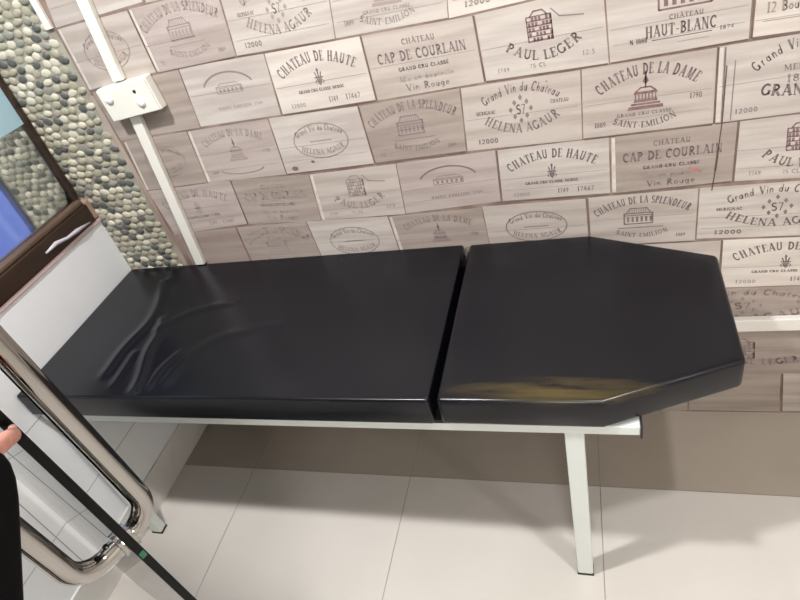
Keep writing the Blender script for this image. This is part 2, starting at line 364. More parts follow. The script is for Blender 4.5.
# ------------------------------------------------------------------ the wall and its wine crate wallpaper
PANELS = [
(-1.258, 1.569, -0.962, 1.567, -0.997, 1.481, -1.278, 1.471, 'plain', 0, 0) ,
(-0.944, 1.568, -0.752, 1.569, -0.787, 1.476, -0.992, 1.48, 'plain', 2, 0) ,
(-1.278, 1.471, -1.05, 1.475, -1.051, 1.32, -1.283, 1.308, 'oval', 2, 0) ,
(-1.049, 1.477, -0.794, 1.477, -0.81, 1.322, -1.051, 1.32, 'splend', 1, 0) ,
(-0.792, 1.477, -0.521, 1.473, -0.543, 1.317, -0.81, 1.322, 'helena', 0, 0) ,
(-0.521, 1.473, -0.255, 1.462, -0.272, 1.314, -0.543, 1.317, 'dame', 0, 0) ,
(-0.255, 1.464, 0.044, 1.459, 0.052, 1.324, -0.272, 1.314, 'helena', 5, 0) ,
(-1.278, 1.305, -0.985, 1.322, -0.998, 1.161, -1.273, 1.159, 'plain', 3, 0) ,
(-0.985, 1.322, -0.735, 1.317, -0.748, 1.159, -0.998, 1.161, 'arch', 0, 0) ,
(-0.735, 1.317, -0.483, 1.314, -0.484, 1.159, -0.745, 1.159, 'haute', 5, 1) ,
(-0.483, 1.314, -0.219, 1.311, -0.214, 1.163, -0.484, 1.159, 'cap', 2, 1) ,
(-0.219, 1.311, 0.051, 1.321, 0.06, 1.16, -0.214, 1.163, 'paul', 0, 2) ,
(0.052, 1.323, 0.324, 1.32, 0.329, 1.164, 0.06, 1.16, 'blanc', 0, 2) ,
(0.326, 1.32, 0.502, 1.319, 0.532, 1.16, 0.331, 1.164, 'bout', 5, 1) ,
(-1.266, 1.158, -1.046, 1.158, -1.058, 0.997, -1.279, 0.995, 'oval', 3, 0) ,
(-1.046, 1.158, -0.79, 1.158, -0.798, 0.994, -1.058, 0.997, 'dome', 1, 0) ,
(-0.79, 1.158, -0.536, 1.153, -0.534, 0.993, -0.798, 0.994, 'oval', 0, 0) ,
(-0.536, 1.153, -0.274, 1.158, -0.284, 0.995, -0.534, 0.993, 'splend', 3, 1) ,
(-0.274, 1.158, -0.0, 1.157, -0.003, 0.989, -0.284, 0.995, 'helena', 2, 1) ,
(-0.0, 1.157, 0.272, 1.158, 0.278, 0.988, -0.003, 0.989, 'dame', 2, 2) ,
(0.272, 1.159, 0.532, 1.16, 0.567, 0.991, 0.277, 0.989, 'grandv', 0, 2) ,
(-1.279, 0.995, -0.982, 0.998, -0.989, 0.847, -1.266, 0.832, 'haute', 1, 0) ,
(-0.982, 0.998, -0.732, 0.986, -0.744, 0.835, -0.989, 0.847, 'cap', 3, 0) ,
(-0.732, 0.986, -0.476, 0.987, -0.485, 0.83, -0.744, 0.835, 'paul', 2, 0) ,
(-0.476, 0.987, -0.212, 0.99, -0.216, 0.84, -0.485, 0.83, 'arch', 1, 1) ,
(-0.211, 0.99, 0.057, 0.989, 0.058, 0.834, -0.216, 0.84, 'haute', 0, 2) ,
(0.058, 0.988, 0.327, 0.988, 0.33, 0.837, 0.058, 0.834, 'cap', 3, 2) ,
(0.327, 0.989, 0.567, 0.988, 0.595, 0.821, 0.33, 0.836, 'paul', 0, 2) ,
(-1.257, 0.835, -1.035, 0.84, -1.04, 0.665, -1.26, 0.66, 'plain', 4, 0) ,
(-1.035, 0.84, -0.795, 0.838, -0.786, 0.671, -1.038, 0.669, 'splend', 3, 0) ,
(-0.795, 0.838, -0.539, 0.829, -0.532, 0.674, -0.786, 0.671, 'oval', 0, 0) ,
(-0.539, 0.829, -0.27, 0.83, -0.265, 0.674, -0.532, 0.674, 'dome', 3, 1) ,
(-0.27, 0.833, -0.002, 0.828, 0.002, 0.675, -0.265, 0.674, 'oval', 2, 1) ,
(0.0, 0.829, 0.259, 0.827, 0.261, 0.673, 0.002, 0.678, 'splend', 2, 2) ,
(0.26, 0.828, 0.595, 0.821, 0.619, 0.659, 0.262, 0.676, 'helena', 0, 2) ,
(0.028, 0.676, 0.322, 0.669, 0.327, 0.511, 0.029, 0.508, 'plain', 2, 0) ,
(0.322, 0.67, 0.619, 0.659, 0.641, 0.508, 0.328, 0.513, 'haute', 5, 2) ,
(0.13, 0.513, 0.642, 0.506, 0.666, 0.358, 0.132, 0.364, 'helena', 3, 1) ,
(0.132, 0.36, 0.293, 0.358, 0.3, 0.178, 0.135, 0.166, 'plain', 3, 0) ,
(0.293, 0.358, 0.667, 0.355, 0.701, 0.172, 0.303, 0.178, 'stampw', 3, 1) ,
(0.135, 0.166, 0.275, 0.174, 0.282, 0.005, 0.137, -0.009, 'plain', 3, 0) ,
(0.275, 0.174, 0.521, 0.177, 0.542, 0.003, 0.285, 0.005, 'plain', 3, 0) ,
(0.524, 0.177, 0.7, 0.176, 0.73, 0.008, 0.545, 0.006, 'plain', 2, 0) ,
]
# beyond the photograph's frame the same running bond goes on
for r, (z0, z1) in enumerate(((1.322,1.48),(1.162,1.318),(.992,1.157),(.837,.987),(.673,.828),(.513,.669),(.36,.508),(.178,.356),(.005,.174))):
    x = (.055,.535,.57,.60,.622,.645,.67,.703,.733)[r]
    k = 0
    while x < 2.55:
        PANELS.append((x,z1,x+.262,z1,x+.266,z0,x+.003,z0,('helena','cap','dome','paul','splend')[(r*2+k) % 5],(0,2,3,1,5)[(r+k*3) % 5],1)); x += .266; k += 1
for r, (z0, z1) in enumerate(((.513,.669),(.36,.506),(.178,.356),(.005,.174))):
    x = -1.28; k = 0; lim = (.025,.128,.13,.133)[r]
    while x < lim-.02:
        x2 = min(x+.262, lim); PANELS.append((x,z1,x2,z1,x2,z0,x,z0,('plain','cap','oval')[(r+k) % 3] if x2-x > .2 else 'plain',(2,3,1,4)[(r+k) % 4],0)); x = x2+.004; k += 1
for r in range(8):
    z0 = 1.578+r*.162; x = -1.27+(.13 if r % 2 else 0); k = 0
    PANELS.append((-1.278,z0+.157,x-.005,z0+.157,x-.005,z0,-1.278,z0,'plain',2,0)) if r % 2 else None
    while x < 2.5:
        PANELS.append((x,z0+.157,x+.262,z0+.157,x+.262,z0,x,z0,('haute','cap','paul','helena','splend','dame')[(r*2+k) % 6],(0,2,3,1,5)[(r*2+k) % 5],1)); x += .266; k += 1
wall = MB()
# mats: 0-5 paper tones, 6-8 ink, 9 plum, 10 seam, 11 light edge, 12 tear, 13 red, 14 paint, 15 mortar
CEIL = 2.8
wall.box(-3.2, 2.62, 0, .1, 0, CEIL, 14)
wall.quad([(-1.286,-.0005,0),(2.6,-.0005,0),(2.6,-.0005,CEIL),(-1.286,-.0005,CEIL)], 10)
wall.quad([(-3.1,-.0005,0),(-1.286,-.0005,0),(-1.286,-.0005,CEIL),(-3.1,-.0005,CEIL)], 15)
rp = random.Random(3)
for q in PANELS:
    c = q[:8]; kind, tone, ik = q[8:]
    a, b, d, e = [rp.choice((0,.0015,.003)) for _ in range(4)]
    quad = (c[0]+a*.6, c[1]-b*.4, c[2]-.002, c[3]-b*.4, c[4]-.002, c[5]+d, c[6]+a*.6, c[7]+d)
    wall.quad([(quad[0],-.0010,quad[1]),(quad[2],-.0010,quad[3]),(quad[4],-.0010,quad[5]),(quad[6],-.0010,quad[7])], tone)
    I = Ink(wall, c, -.0014)
    w, h = I.w, I.h
    if w < .12: continue
    # plank joints and the lighter crate edge
    j = h*(.42+.12*rp.random()); I.line([(w*.02,j),(w*.97,j+h*.01)], .0012, 6)
    if rp.random() < .6: I.line([(w*.03,h*.22),(w*.96,h*.23)], .0010, 6)
    if rp.random() < .4 and kind != 'plain': I.poly([(.003,.004),(w*.045,.004),(w*.04,h-.004),(.003,h-.004)], 5 if tone != 5 else 0)
    motif(I, kind, 6+ik, 9 if ik == 2 else 6+ik)
# marks on the paper: the long dark tear, knots, a red smear
T = Ink(wall, (0,1,1,1,1,0,0,0), -.0018)
T.line([(.292,1.117),(.294,.995),(.292,.93)], .0022, 12); T.line([(.292,.93),(.290,.87)], .0045, 12); T.line([(.290,.87),(.287,.818)], .0025, 12)
for kx, kz, kr, km in ((-.707,1.022,.0055,16), (-.766,1.008,.0095,16), (.235,.885,.003,13), (.247,.879,.006,13)):
    T.poly([(kx+a_, kz+b_) for a_, b_ in arcp(0,0,kr,kr*.7,0,330,11)], km)
SEAML = (3,10,11,13,17,20,22,25,27,29,33,36,42); SEAMB = (3,4,9,11,12,13,16,17,19,20,25,26,33,41)
for i in SEAML:
    q = PANELS[i]; T.line([(q[0]+.001,q[1]-.002),(q[6]+.001,q[7]+.002)], .0042, 14+2)
for i in SEAMB:
    q = PANELS[i]; T.line([(q[6]+.004,q[7]),(q[4]-.004,q[5])], .0030, 14+2)
wb = wall.build('wall_back', PALE+INK+[PLUM, SEAM, EDGE_LIGHT, TEAR, RED, PAINTW, MORTAR, mat('seam_dark', srgb(104,84,77), .85, noise=((9,9,9), srgb(132,112,103), .4, .62))])
tag(wb, kind='structure')

# pebble mosaic beside the wallpaper: countless small stones, one object
pb = MB(); rr = random.Random(11)
def pebble(mb, x, z, rx_, rz_, d, ang, mi):
    n0 = len(mb.v); rings = ((1,0),(.86,.5),(.5,.85)); sg = 8; ca, sa = math.cos(ang), math.sin(ang)
    for s_, dd in rings:
        for k in range(sg):
            a = 2*PI*k/sg; px, pz = rx_*s_*math.cos(a), rz_*s_*math.sin(a)
            mb.v.append((x+px*ca-pz*sa, -.001-d*dd, z+px*sa+pz*ca))
    mb.v.append((x, -.001-d, z))
    for i in range(2):
        for k in range(sg):
            mb.f.append((n0+i*sg+k, n0+i*sg+(k+1) % sg, n0+(i+1)*sg+(k+1) % sg, n0+(i+1)*sg+k)); mb.m.append(mi)
    for k in range(sg): mb.f.append((n0+2*sg+k, n0+2*sg+(k+1) % sg, n0+3*sg)); mb.m.append(mi)
z = .02; row = 0
while z < CEIL-.02:
    x = -1.774+(.016 if row % 2 else 0)
    while x < -1.302:
        t = rr.random(); mi = 0 if t < .22 else 1 if t < .60 else 2 if t < .76 else 3
        pebble(pb, x+rr.uniform(-.004,.004), z+rr.uniform(-.003,.003), rr.uniform(.013,.0185), rr.uniform(.0095,.013), rr.uniform(.002,.006), rr.uniform(-.35,.35), mi)
        x += .031
    z += .0215; row += 1
o = pb.build('pebble_mosaic', PEB, smooth=True)
tag(o, 'strip of cream, grey and dark pebble mosaic on the wall left of the printed wine crates', 'pebble mosaic', kind='stuff')
# brown paper border between mosaic and crates, plain paper strip
b = MB(); b.box(-1.292,-1.276,-.003,0,0,1.295); tag(b.build('trim_2', mat('paper_border', srgb(150,130,120), .7, noise=((20,20,6), srgb(176,160,150), .4, .6))), kind='structure')
b = MB(); b.box(-1.305,-1.285,-.008,0,1.475,CEIL); tag(b.build('trim_3', PLASTIC), kind='structure')
# blue painted panel further left
b = MB(); b.box(-3.08,-1.800,-.022,-.0015,.001,CEIL-.3); tag(b.build('blue_panel', BLUE, bevel=.003), 'tall plain blue panel behind the glass, left of the pebble mosaic', 'panel')

# ------------------------------------------------------------------ floor, ceiling, other walls
fl = MB(); fl.box(-3.1, 2.52, -3.72, 0, -.1, -.0015, 2)
xs = [-1.199-.6*k for k in range(4)][::-1]+[-.601, 0, .6, 1.2, 1.8, 2.4]
xs = [-3.1]+xs[1:]+[2.52]; ys = [0,-.298,-.896,-1.494,-2.092,-2.69,-3.288,-3.72]
g = .0011
for i in range(len(xs)-1):
    for j in range(len(ys)-1):
        fl.quad([(xs[i]+g,ys[j+1]+g,0),(xs[i+1]-g,ys[j+1]+g,0),(xs[i+1]-g,ys[j]-g,0),(xs[i]+g,ys[j]-g,0)], 1 if j == 0 else 0)
tag(fl.build('floor', [FLOOR, FLOORB, GROUT]), kind='structure')
b = MB(); b.box(-3.2,2.62,-3.82,.1,CEIL,CEIL+.1); tag(b.build('ceiling', PAINTC), kind='structure')
b = MB(); b.box(2.52,2.62,-3.72,0,0,CEIL); tag(b.build('wall_right', PAINTW), kind='structure')
b = MB(); b.box(-3.2,2.62,-3.82,-3.72,0,CEIL); tag(b.build('wall_front', PAINTW), kind='structure')
b = MB(); b.box(-3.2,-3.1,-3.72,0,0,CEIL); tag(b.build('wall_far_left', PAINTW), kind='structure')

# low white tiled wall at the foot of the couch
XW = -1.512
lw = MB(); lw.box(XW-.05, XW-.0015, -3.72, -.001, 0, .915, 1)
zz = [0,.015,.3145,.6135,.9125]
yy = [-.002,-.77,-1.37,-1.97,-2.57,-3.17,-3.718]
for j in range(1,4):
    for i in range(len(yy)-1):
        lw.quad([(XW,yy[i+1]+.0012,zz[j]+.001),(XW,yy[i]-.0012,zz[j]+.001),(XW,yy[i]-.0012,zz[j+1]-.001),(XW,yy[i+1]+.0012,zz[j+1]-.001)], 0)
        lw.quad([(XW-.0515,yy[i+1]+.0012,zz[j]+.001),(XW-.0515,yy[i]-.0012,zz[j]+.001),(XW-.0515,yy[i]-.0012,zz[j+1]-.001),(XW-.0515,yy[i+1]+.0012,zz[j+1]-.001)], 0)
tag(lw.build('wall_left', [WHITE_T, TGROUT]), kind='structure')
b = MB(); b.box(XW, XW+.008, -3.718, -.001, 0, .135); tag(b.build('baseboard_left', SKIRT, bevel=.002), kind='structure')
# dark wooden rail with its lighter top bead and a lip painted pale pink as a highlight
b = MB(); b.box(XW-.058, XW+.006, -3.71, -.022, .926, .988)
rail = b.build('trim_1', WOOD, bevel=.003); tag(rail, kind='structure')
b = MB(); b.box(XW-.050, XW-.004, -3.71, -.022, .988, 1.003); tag(b.build('bead', WOODL, rail, bevel=.004), 'lighter brown top bead')
b = MB(); b.box(XW-.055, XW+.004, -3.71, -.001, .9145, .926); tag(b.build('lip', LIP_SHINE, rail), 'thin lip painted pale pink as a highlight')
b = MB(); b.box(XW-.05, XW+.004, -.022, -.002, .93, .995); tag(b.build('end_block', mat('tan_block', srgb(168,140,124), .6), rail, bevel=.003), 'tan end block')
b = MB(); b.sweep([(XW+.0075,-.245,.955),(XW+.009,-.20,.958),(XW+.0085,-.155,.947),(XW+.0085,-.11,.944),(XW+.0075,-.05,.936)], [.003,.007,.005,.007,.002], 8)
tag(b.build('whitish_patch', mat('patch', srgb(196,188,196), .4), rail, smooth=True), 'whitish patch')  # irregular whitish strip along the front face of the rail
# glass above the low wall
b = MB(); b.box(XW-.034, XW-.028, -3.0, -.022, 1.003, 2.3); win = b.build('window_1', GLASSM); tag(win, kind='structure')
b = MB()
b.box(XW-.043, XW-.019, -.026, -.008, 1.003, 2.33); b.box(XW-.043, XW-.019, -3.03, -3.0, 1.003, 2.33); b.box(XW-.043, XW-.019, -3.03, -.008, 2.3, 2.33)
tag(b.build('window_frame', WOOD, win, bevel=.003), 'dark brown frame')
b = MB(); b.box(XW-.0275, XW-.0265, -.9, -.027, 1.262, 1.60); tag(b.build('frosted_film', FILM, win), 'pale blue frosted film')

# ------------------------------------------------------------------ treatment couch
bed = empty('massage_table', (-.6, -.3, 0))
tag(bed, 'black vinyl massage couch with six-sided head end on a white metal frame', 'massage table')
def slab(name, poly, z0, z1, r, grid=None, wr=None, jitter=None):
    """upholstered slab: plan outline, rounded edges, optional creases on its top"""
    bm = bmesh.new()
    if grid:
        (x0, x1, y0, y1), nx, ny = grid
        V = [[bm.verts.new((x0+(x1-x0)*i/nx, y0+(y1-y0)*j/ny, z1)) for j in range(ny+1)] for i in range(nx+1)]
        for i in range(nx):
            for j in range(ny): bm.faces.new((V[i][j], V[i+1][j], V[i+1][j+1], V[i][j+1]))
    else:
        bm.faces.new([bm.verts.new((x, y, z1)) for x, y in poly])
    rim = [e for e in bm.edges if e.is_boundary]
    ex = bmesh.ops.extrude_edge_only(bm, edges=rim)
    low = [v for v in ex['geom'] if isinstance(v, bmesh.types.BMVert)]
    for v in low: v.co.z = z0
    le = [e for e in bm.edges if e.is_boundary]
    bmesh.ops.contextual_create(bm, geom=le)
    bmesh.ops.recalc_face_normals(bm, faces=bm.faces)
    bm.edges.ensure_lookup_table()
    te = [e for e in bm.edges if len(e.link_faces) == 2 and e.calc_face_angle(0) > .5]
    bmesh.ops.bevel(bm, geom=te, offset=r, segments=5, profile=.5, affect='EDGES', clamp_overlap=True)
    if not grid:
        f = max(bm.faces, key=lambda f: f.calc_area() if f.normal.z > .9 else 0)
        res = bmesh.ops.inset_region(bm, faces=[f], thickness=.03); res2 = bmesh.ops.inset_region(bm, faces=[f], thickness=.09)
        for v in f.verts: v.co.z += .0015
    if wr:
        for v in bm.verts:
            if v.co.z > z1-r*.8: v.co.z += wr(v.co.x, v.co.y)
    if jitter:
        for v in bm.verts:
            v.co += jitter(v.co)
    me = bpy.data.meshes.new(name); bm.to_mesh(me); bm.free()
    me.polygons.foreach_set('use_smooth', [True]*len(me.polygons))
    return me
creases = [([(-1.31,-.10),(-1.262,-.20),(-1.238,-.30),(-1.262,-.40),(-1.255,-.50)], .006, .017),
           ([(-1.20,-.29),(-1.175,-.34),(-1.17,-.42),(-1.13,-.51),(-1.12,-.56)], .006, .015),
           ([(-1.19,-.33),(-1.14,-.27),(-1.06,-.235),(-.98,-.22)], .003, .014),
           ([(-1.04,-.53),(-1.03,-.45),(-.98,-.38),(-.90,-.345),(-.80,-.33)], .003, .018),
           ([(-1.20,-.54),(-1.205,-.47),(-1.21,-.43)], .003, .011),
           ([(-1.08,-.55),(-1.085,-.49),(-1.06,-.43)], .003, .011)]
def segd(px, py, a, b):
    vx, vy = b[0]-a[0], b[1]-a[1]; t = max(0, min(1, ((px-a[0])*vx+(py-a[1])*vy)/(vx*vx+vy*vy)))
    return math.hypot(px-a[0]-t*vx, py-a[1]-t*vy)
def smoothp(P):
    for _ in range(3):
        Q = [P[0]]
        for a, b in zip(P, P[1:]): Q += [(a[0]*.75+b[0]*.25, a[1]*.75+b[1]*.25), (a[0]*.25+b[0]*.75, a[1]*.25+b[1]*.75)]
        P = Q+[P[-1]]
    return P
creases = [(smoothp(P), h_, w_) for P, h_, w_ in creases]
def wrinkle(x, y):
    s = 0
    if -1.4 < x < -.7:
        for P, h_, w_ in creases:
            d = min(segd(x, y, a, b) for a, b in zip(P, P[1:])); s += h_*math.exp(-(d/w_)**2)
    return s+.0006*math.sin(x*9)*math.sin(y*13)
me = slab('mattress', None, .640, .720, .011, grid=((-1.505,-.338,-.587,-.008), 160, 80), wr=wrinkle)
mt = bpy.data.objects.new('mattress', me); COL.objects.link(mt); mt.parent = bed; mt.matrix_parent_inverse = Matrix.Translation(bed.location).inverted(); me.materials.append(VINYL)
tag(mt, 'long black vinyl mattress, wrinkled at the foot')
HP = [(-.322,-.008),(.003,-.007),(.287,-.130),(.279,-.476),(.012,-.588),(-.322,-.587)]
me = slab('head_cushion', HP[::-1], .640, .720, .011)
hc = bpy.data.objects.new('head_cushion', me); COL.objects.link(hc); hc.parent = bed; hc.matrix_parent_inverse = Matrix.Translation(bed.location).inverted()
# vinyl tinted olive along the near edge of the head cushion
VW = VINYL.copy(); VW.name = 'olive_vinyl'; nt = VW.node_tree; bs = nt.nodes['Principled BSDF']
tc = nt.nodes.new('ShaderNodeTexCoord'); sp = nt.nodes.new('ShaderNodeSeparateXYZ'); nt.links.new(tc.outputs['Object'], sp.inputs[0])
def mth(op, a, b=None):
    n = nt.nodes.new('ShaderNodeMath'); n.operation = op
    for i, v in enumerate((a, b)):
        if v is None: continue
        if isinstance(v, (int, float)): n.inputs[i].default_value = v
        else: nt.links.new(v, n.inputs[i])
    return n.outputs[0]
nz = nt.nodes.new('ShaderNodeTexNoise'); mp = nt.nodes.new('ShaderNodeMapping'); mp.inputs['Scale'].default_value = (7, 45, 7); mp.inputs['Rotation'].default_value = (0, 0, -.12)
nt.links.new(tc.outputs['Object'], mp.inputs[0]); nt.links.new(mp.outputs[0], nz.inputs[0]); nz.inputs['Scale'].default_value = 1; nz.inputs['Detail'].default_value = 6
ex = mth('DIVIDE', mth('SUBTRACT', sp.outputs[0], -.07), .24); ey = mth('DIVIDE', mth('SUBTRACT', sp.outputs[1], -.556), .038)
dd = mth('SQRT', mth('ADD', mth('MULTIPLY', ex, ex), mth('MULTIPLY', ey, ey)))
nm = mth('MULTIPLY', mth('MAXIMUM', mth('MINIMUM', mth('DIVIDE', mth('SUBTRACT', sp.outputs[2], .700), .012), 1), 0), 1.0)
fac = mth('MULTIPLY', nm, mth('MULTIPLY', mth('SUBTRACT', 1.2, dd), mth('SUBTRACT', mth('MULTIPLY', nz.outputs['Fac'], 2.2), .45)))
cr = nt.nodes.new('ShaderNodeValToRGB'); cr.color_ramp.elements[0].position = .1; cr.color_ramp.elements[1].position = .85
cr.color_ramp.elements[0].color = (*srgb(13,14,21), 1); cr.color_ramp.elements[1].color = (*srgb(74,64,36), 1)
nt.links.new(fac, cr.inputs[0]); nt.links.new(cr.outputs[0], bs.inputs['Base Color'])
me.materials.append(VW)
tag(hc, 'six-sided black vinyl head cushion with an olive patch')
def part(mb, name, m, parent, label=None, **k):
    o = mb.build(name, m, parent, **k)
    if label: tag(o, label)
    return o
b = MB(); b.box(-1.50,-.345,-.575,-.015,.632,.642); part(b, 'backing_board', BOARD, bed)
b = MB(); P2 = [(-.315,-.015),(0,-.015),(.268,-.138),(.26,-.465),(.008,-.575),(-.315,-.575)]
n = len(b.v); b.v += [(x,y,.632) for x,y in P2]+[(x,y,.642) for x,y in P2]
b.f += [tuple(range(5,-1,-1)), tuple(range(6,12))]+[(i,(i+1)%6,(i+1)%6+6,i+6) for i in range(6)]; b.m += [0]*8
part(b, 'backing_board', BOARD, bed)
b = MB(); b.box(-1.495,.082,-.575,-.540,.606,.633); part(b, 'frame_rail', WMETAL, bed, bevel=.003)
b = MB(); b.box(-1.495,.082,-.062,-.030,.606,.633); part(b, 'frame_rail', WMETAL, bed, bevel=.003)
for x0 in (-1.475,-.80,-.064):
    b = MB(); b.box(x0,x0+.034,-.540,-.062,.606,.631); part(b, 'cross_rail', WMETAL, bed, bevel=.003)
for y0, y1 in ((-.5765,-.5385),(-.0635,-.0285)):
    b = MB(); b.box(.082,.086,y0,y1,.598,.634); part(b, 'end_cap', RUBBER, bed, 'black plastic end cap')
for x0 in (-1.477,-.067):
    for y0 in (-.575,-.061):
        b = MB(); b.box(x0,x0+.040,y0,y0+.030,.006,.608); lg = part(b, 'leg', WMETAL, bed, bevel=.004)
        b = MB(); b.box(x0-.001,x0+.041,y0-.001,y0+.031,0,.007); part(b, 'foot_pad', RUBBER, lg, 'dark rubber foot pad')
# added black strip, stands in for the shade in the cushion gap
b = MB(); b.box(-.352,-.306,-.5765,-.012,.6335,.644); part(b, 'gap_strip', BOARD, bed)

# ------------------------------------------------------------------ wall electrics
def lean(z): return -1.148+(z-1.516)*.0859
for za, zb, lb in ((1.323, 2.79, 'white vertical cable trunking above the cream junction box'), (.722, 1.226, 'white vertical cable trunking from the junction box down to the couch')):
    t = MB()
    w_ = .0165
    xa, xb = lean(za), lean(zb)
    v = [(xa-w_,-.020,za),(xa+w_,-.020,za),(xa+w_,-.0015,za),(xa-w_,-.0015,za),(xb-w_,-.020,zb),(xb+w_,-.020,zb),(xb+w_,-.0015,zb),(xb-w_,-.0015,zb)]
    n = len(t.v); t.v += v
    for f in ((0,3,2,1),(4,5,6,7),(0,1,5,4),(1,2,6,5),(2,3,7,6),(3,0,4,7)): t.f.append(tuple(n+i for i in f)); t.m.append(0)
    tag(t.build('cable_trunking', PLASTIC, bevel=.003), lb, 'cable trunking')
t = MB(); t.box(-.60, 2.515, -.022, -.0015, .366, .408)
tag(t.build('cable_trunking', mat('trunk_white', srgb(226,222,216), .4), bevel=.003), 'white horizontal cable trunking low on the wall at the right of the couch', 'cable trunking')
bx = empty('junction_box', (-1.145, 0, 1.27))
tag(bx, 'cream surface mounted junction box on the leaning white trunking, upper left wall', 'junction box')
M = Matrix.Translation((-1.150,0,1.275)) @ Matrix.Rotation(math.radians(-4), 4, 'Y')
b = MB(); b.box(-.083,.083,-.032,-.0015,-.045,.045, M=M); part(b, 'back_box', PLASTIC, bx, bevel=.004)
b = MB(); b.box(-.081,.081,-.038,-.032,-.043,.043, M=M); cv = part(b, 'cover_plate', PLASTIC, bx, bevel=.003)
for dx, dz in ((-.053,.016),(.038,-.012)):
    b = MB(); c = M @ Vector((dx,0,dz)); b.sweep([(c.x,-.037,c.z),(c.x,-.041,c.z),(c.x,-.044,c.z),(c.x,-.0455,c.z)], [.0125,.0125,.009,.002], 16)
    part(b, 'screw_cap', mat('cap_white', srgb(245,244,240), .3), cv, 'round white screw cap', smooth=True)
b = MB(); c = M @ Vector((.036,0,.018)); b.sweep([(c.x,-.0375,c.z),(c.x,-.0395,c.z)], .0045, 12); part(b, 'screw_hole', RUBBER, cv, 'small dark screw hole')

# ------------------------------------------------------------------ glass door with D handle
E0 = Vector((-.6286,-1.0679,1.0)); nn = Vector((-.351,-.936,0)).normalized(); uu = Vector((-.936,.351,0)).normalized()
tilt = math.radians(1.3); vv = (Vector((0,0,1))+nn*math.tan(tilt)).normalized()
def D(a, b_, c_): # a along the pane away from its free edge, b_ out of the pane towards the room, c_ up from z=1
    return E0+uu*a+nn*b_+vv*c_
def dbox(mb, a0, a1, b0, b1, c0, c1, mi=0):
    c = [D(a,b_,c_) for c_ in (c0,c1) for a,b_ in ((a0,b0),(a1,b0),(a1,b1),(a0,b1))]
    n = len(mb.v); mb.v += [tuple(p) for p in c]
    for q in ((0,3,2,1),(4,5,6,7),(0,1,5,4),(1,2,6,5),(2,3,7,6),(3,0,4,7)): mb.f.append(tuple(n+i for i in q)); mb.m.append(mi)
b = MB(); dbox(b, .003, .84, -.006, .006, -.985, 1.12); door = b.build('door_1', GLASSM); tag(door, kind='structure')
b = MB(); dbox(b, 0, .003, -.006, .006, -.985, 1.12); ge = part(b, 'glass_edge', GEDGE, door, 'dark polished glass edge')
b = MB(); dbox(b, -.0006, 0, -.004, .004, -.068, -.055); part(b, 'glint', GREEN, ge, 'green spot')
b = MB()
hw = .063; rc = .043; zb_, zt_ = -.048, .50; A0 = .035; HN = .010
path = []
for (cx_, cz_, a0, a1) in ((hw-rc, zb_+rc, 270, 360), (hw-rc, zt_-rc, 0, 90), (-hw+rc, zt_-rc, 90, 180), (-hw+rc, zb_+rc, 180, 270)):
    path += [(cx_+rc*math.cos(math.radians(a0+(a1-a0)*i/10)), cz_+rc*math.sin(math.radians(a0+(a1-a0)*i/10))) for i in range(11)]
dense = []
for (p, q) in zip(path, path[1:]+path[:1]):
    L = math.hypot(p[0]-q[0], p[1]-q[1]); k = max(1, int(L/.04))
    dense += [(p[0]+(q[0]-p[0])*i/k, p[1]+(q[1]-p[1])*i/k) for i in range(k)]
b.sweep([D(A0, x+HN, z) for x, z in dense], .0155, 24, closed=True)
hd = part(b, 'door_handle', CHROME, door, 'D-shaped chrome tube handle on both faces of the glass', smooth=True)
for c_ in (zb_, zt_):
    for sgn in (1, -1):
        b = MB(); b.sweep([D(A0, sgn*.0062, c_), D(A0, sgn*.012, c_), D(A0, sgn*.013, c_)], [.021,.021,.018], 24); part(b, 'mounting_collar', CHROME, hd, smooth=False)
        b = MB(); b.sweep([D(A0, sgn*.022, c_-.0), D(A0, sgn*.022, c_+.019)], .004, 10); part(b, 'grub_screw', CHROME, hd)

# ------------------------------------------------------------------ person at the door, only a fingertip and a black sleeve in the picture
def skin_mesh(name, verts, edges, m, parent=None, sub=2, root=0):
    me = bpy.data.meshes.new(name); me.from_pydata([v[0] for v in verts], edges, [])
    o = bpy.data.objects.new(name, me); COL.objects.link(o)
    sm = o.modifiers.new('skin', 'SKIN'); sm.use_smooth_shade = True
    for i, v in enumerate(verts):
        r = v[1] if isinstance(v[1], tuple) else (v[1], v[1])
        me.skin_vertices[0].data[i].radius = r; me.skin_vertices[0].data[i].use_root = (i == root)
    ss = o.modifiers.new('sub', 'SUBSURF'); ss.levels = sub; ss.render_levels = sub
    dg = bpy.context.evaluated_depsgraph_get(); ev = o.evaluated_get(dg)
    me2 = bpy.data.meshes.new_from_object(ev); me2.name = name
    bpy.data.objects.remove(o)
    me2.materials.clear(); me2.materials.append(m)
    for p in me2.polygons: p.use_smooth = True
    o = bpy.data.objects.new(name, me2); COL.objects.link(o)
    if parent: o.parent = parent; o.matrix_parent_inverse = Matrix.Translation(parent.location).inverted()
    return o
px0, py0 = -.87, -1.66
per = empty('person', (px0, py0, 0))
tag(per, 'person in black sleeves at the left, thumb resting on the edge of the glass door', 'person')
W_ = Vector((-.5554,-1.1721,1.2934)); EL = Vector((-.545,-1.375,1.055)); SH = Vector((-.72,-1.58,1.34))
TIPA = Vector((-.6187,-1.080,1.231))
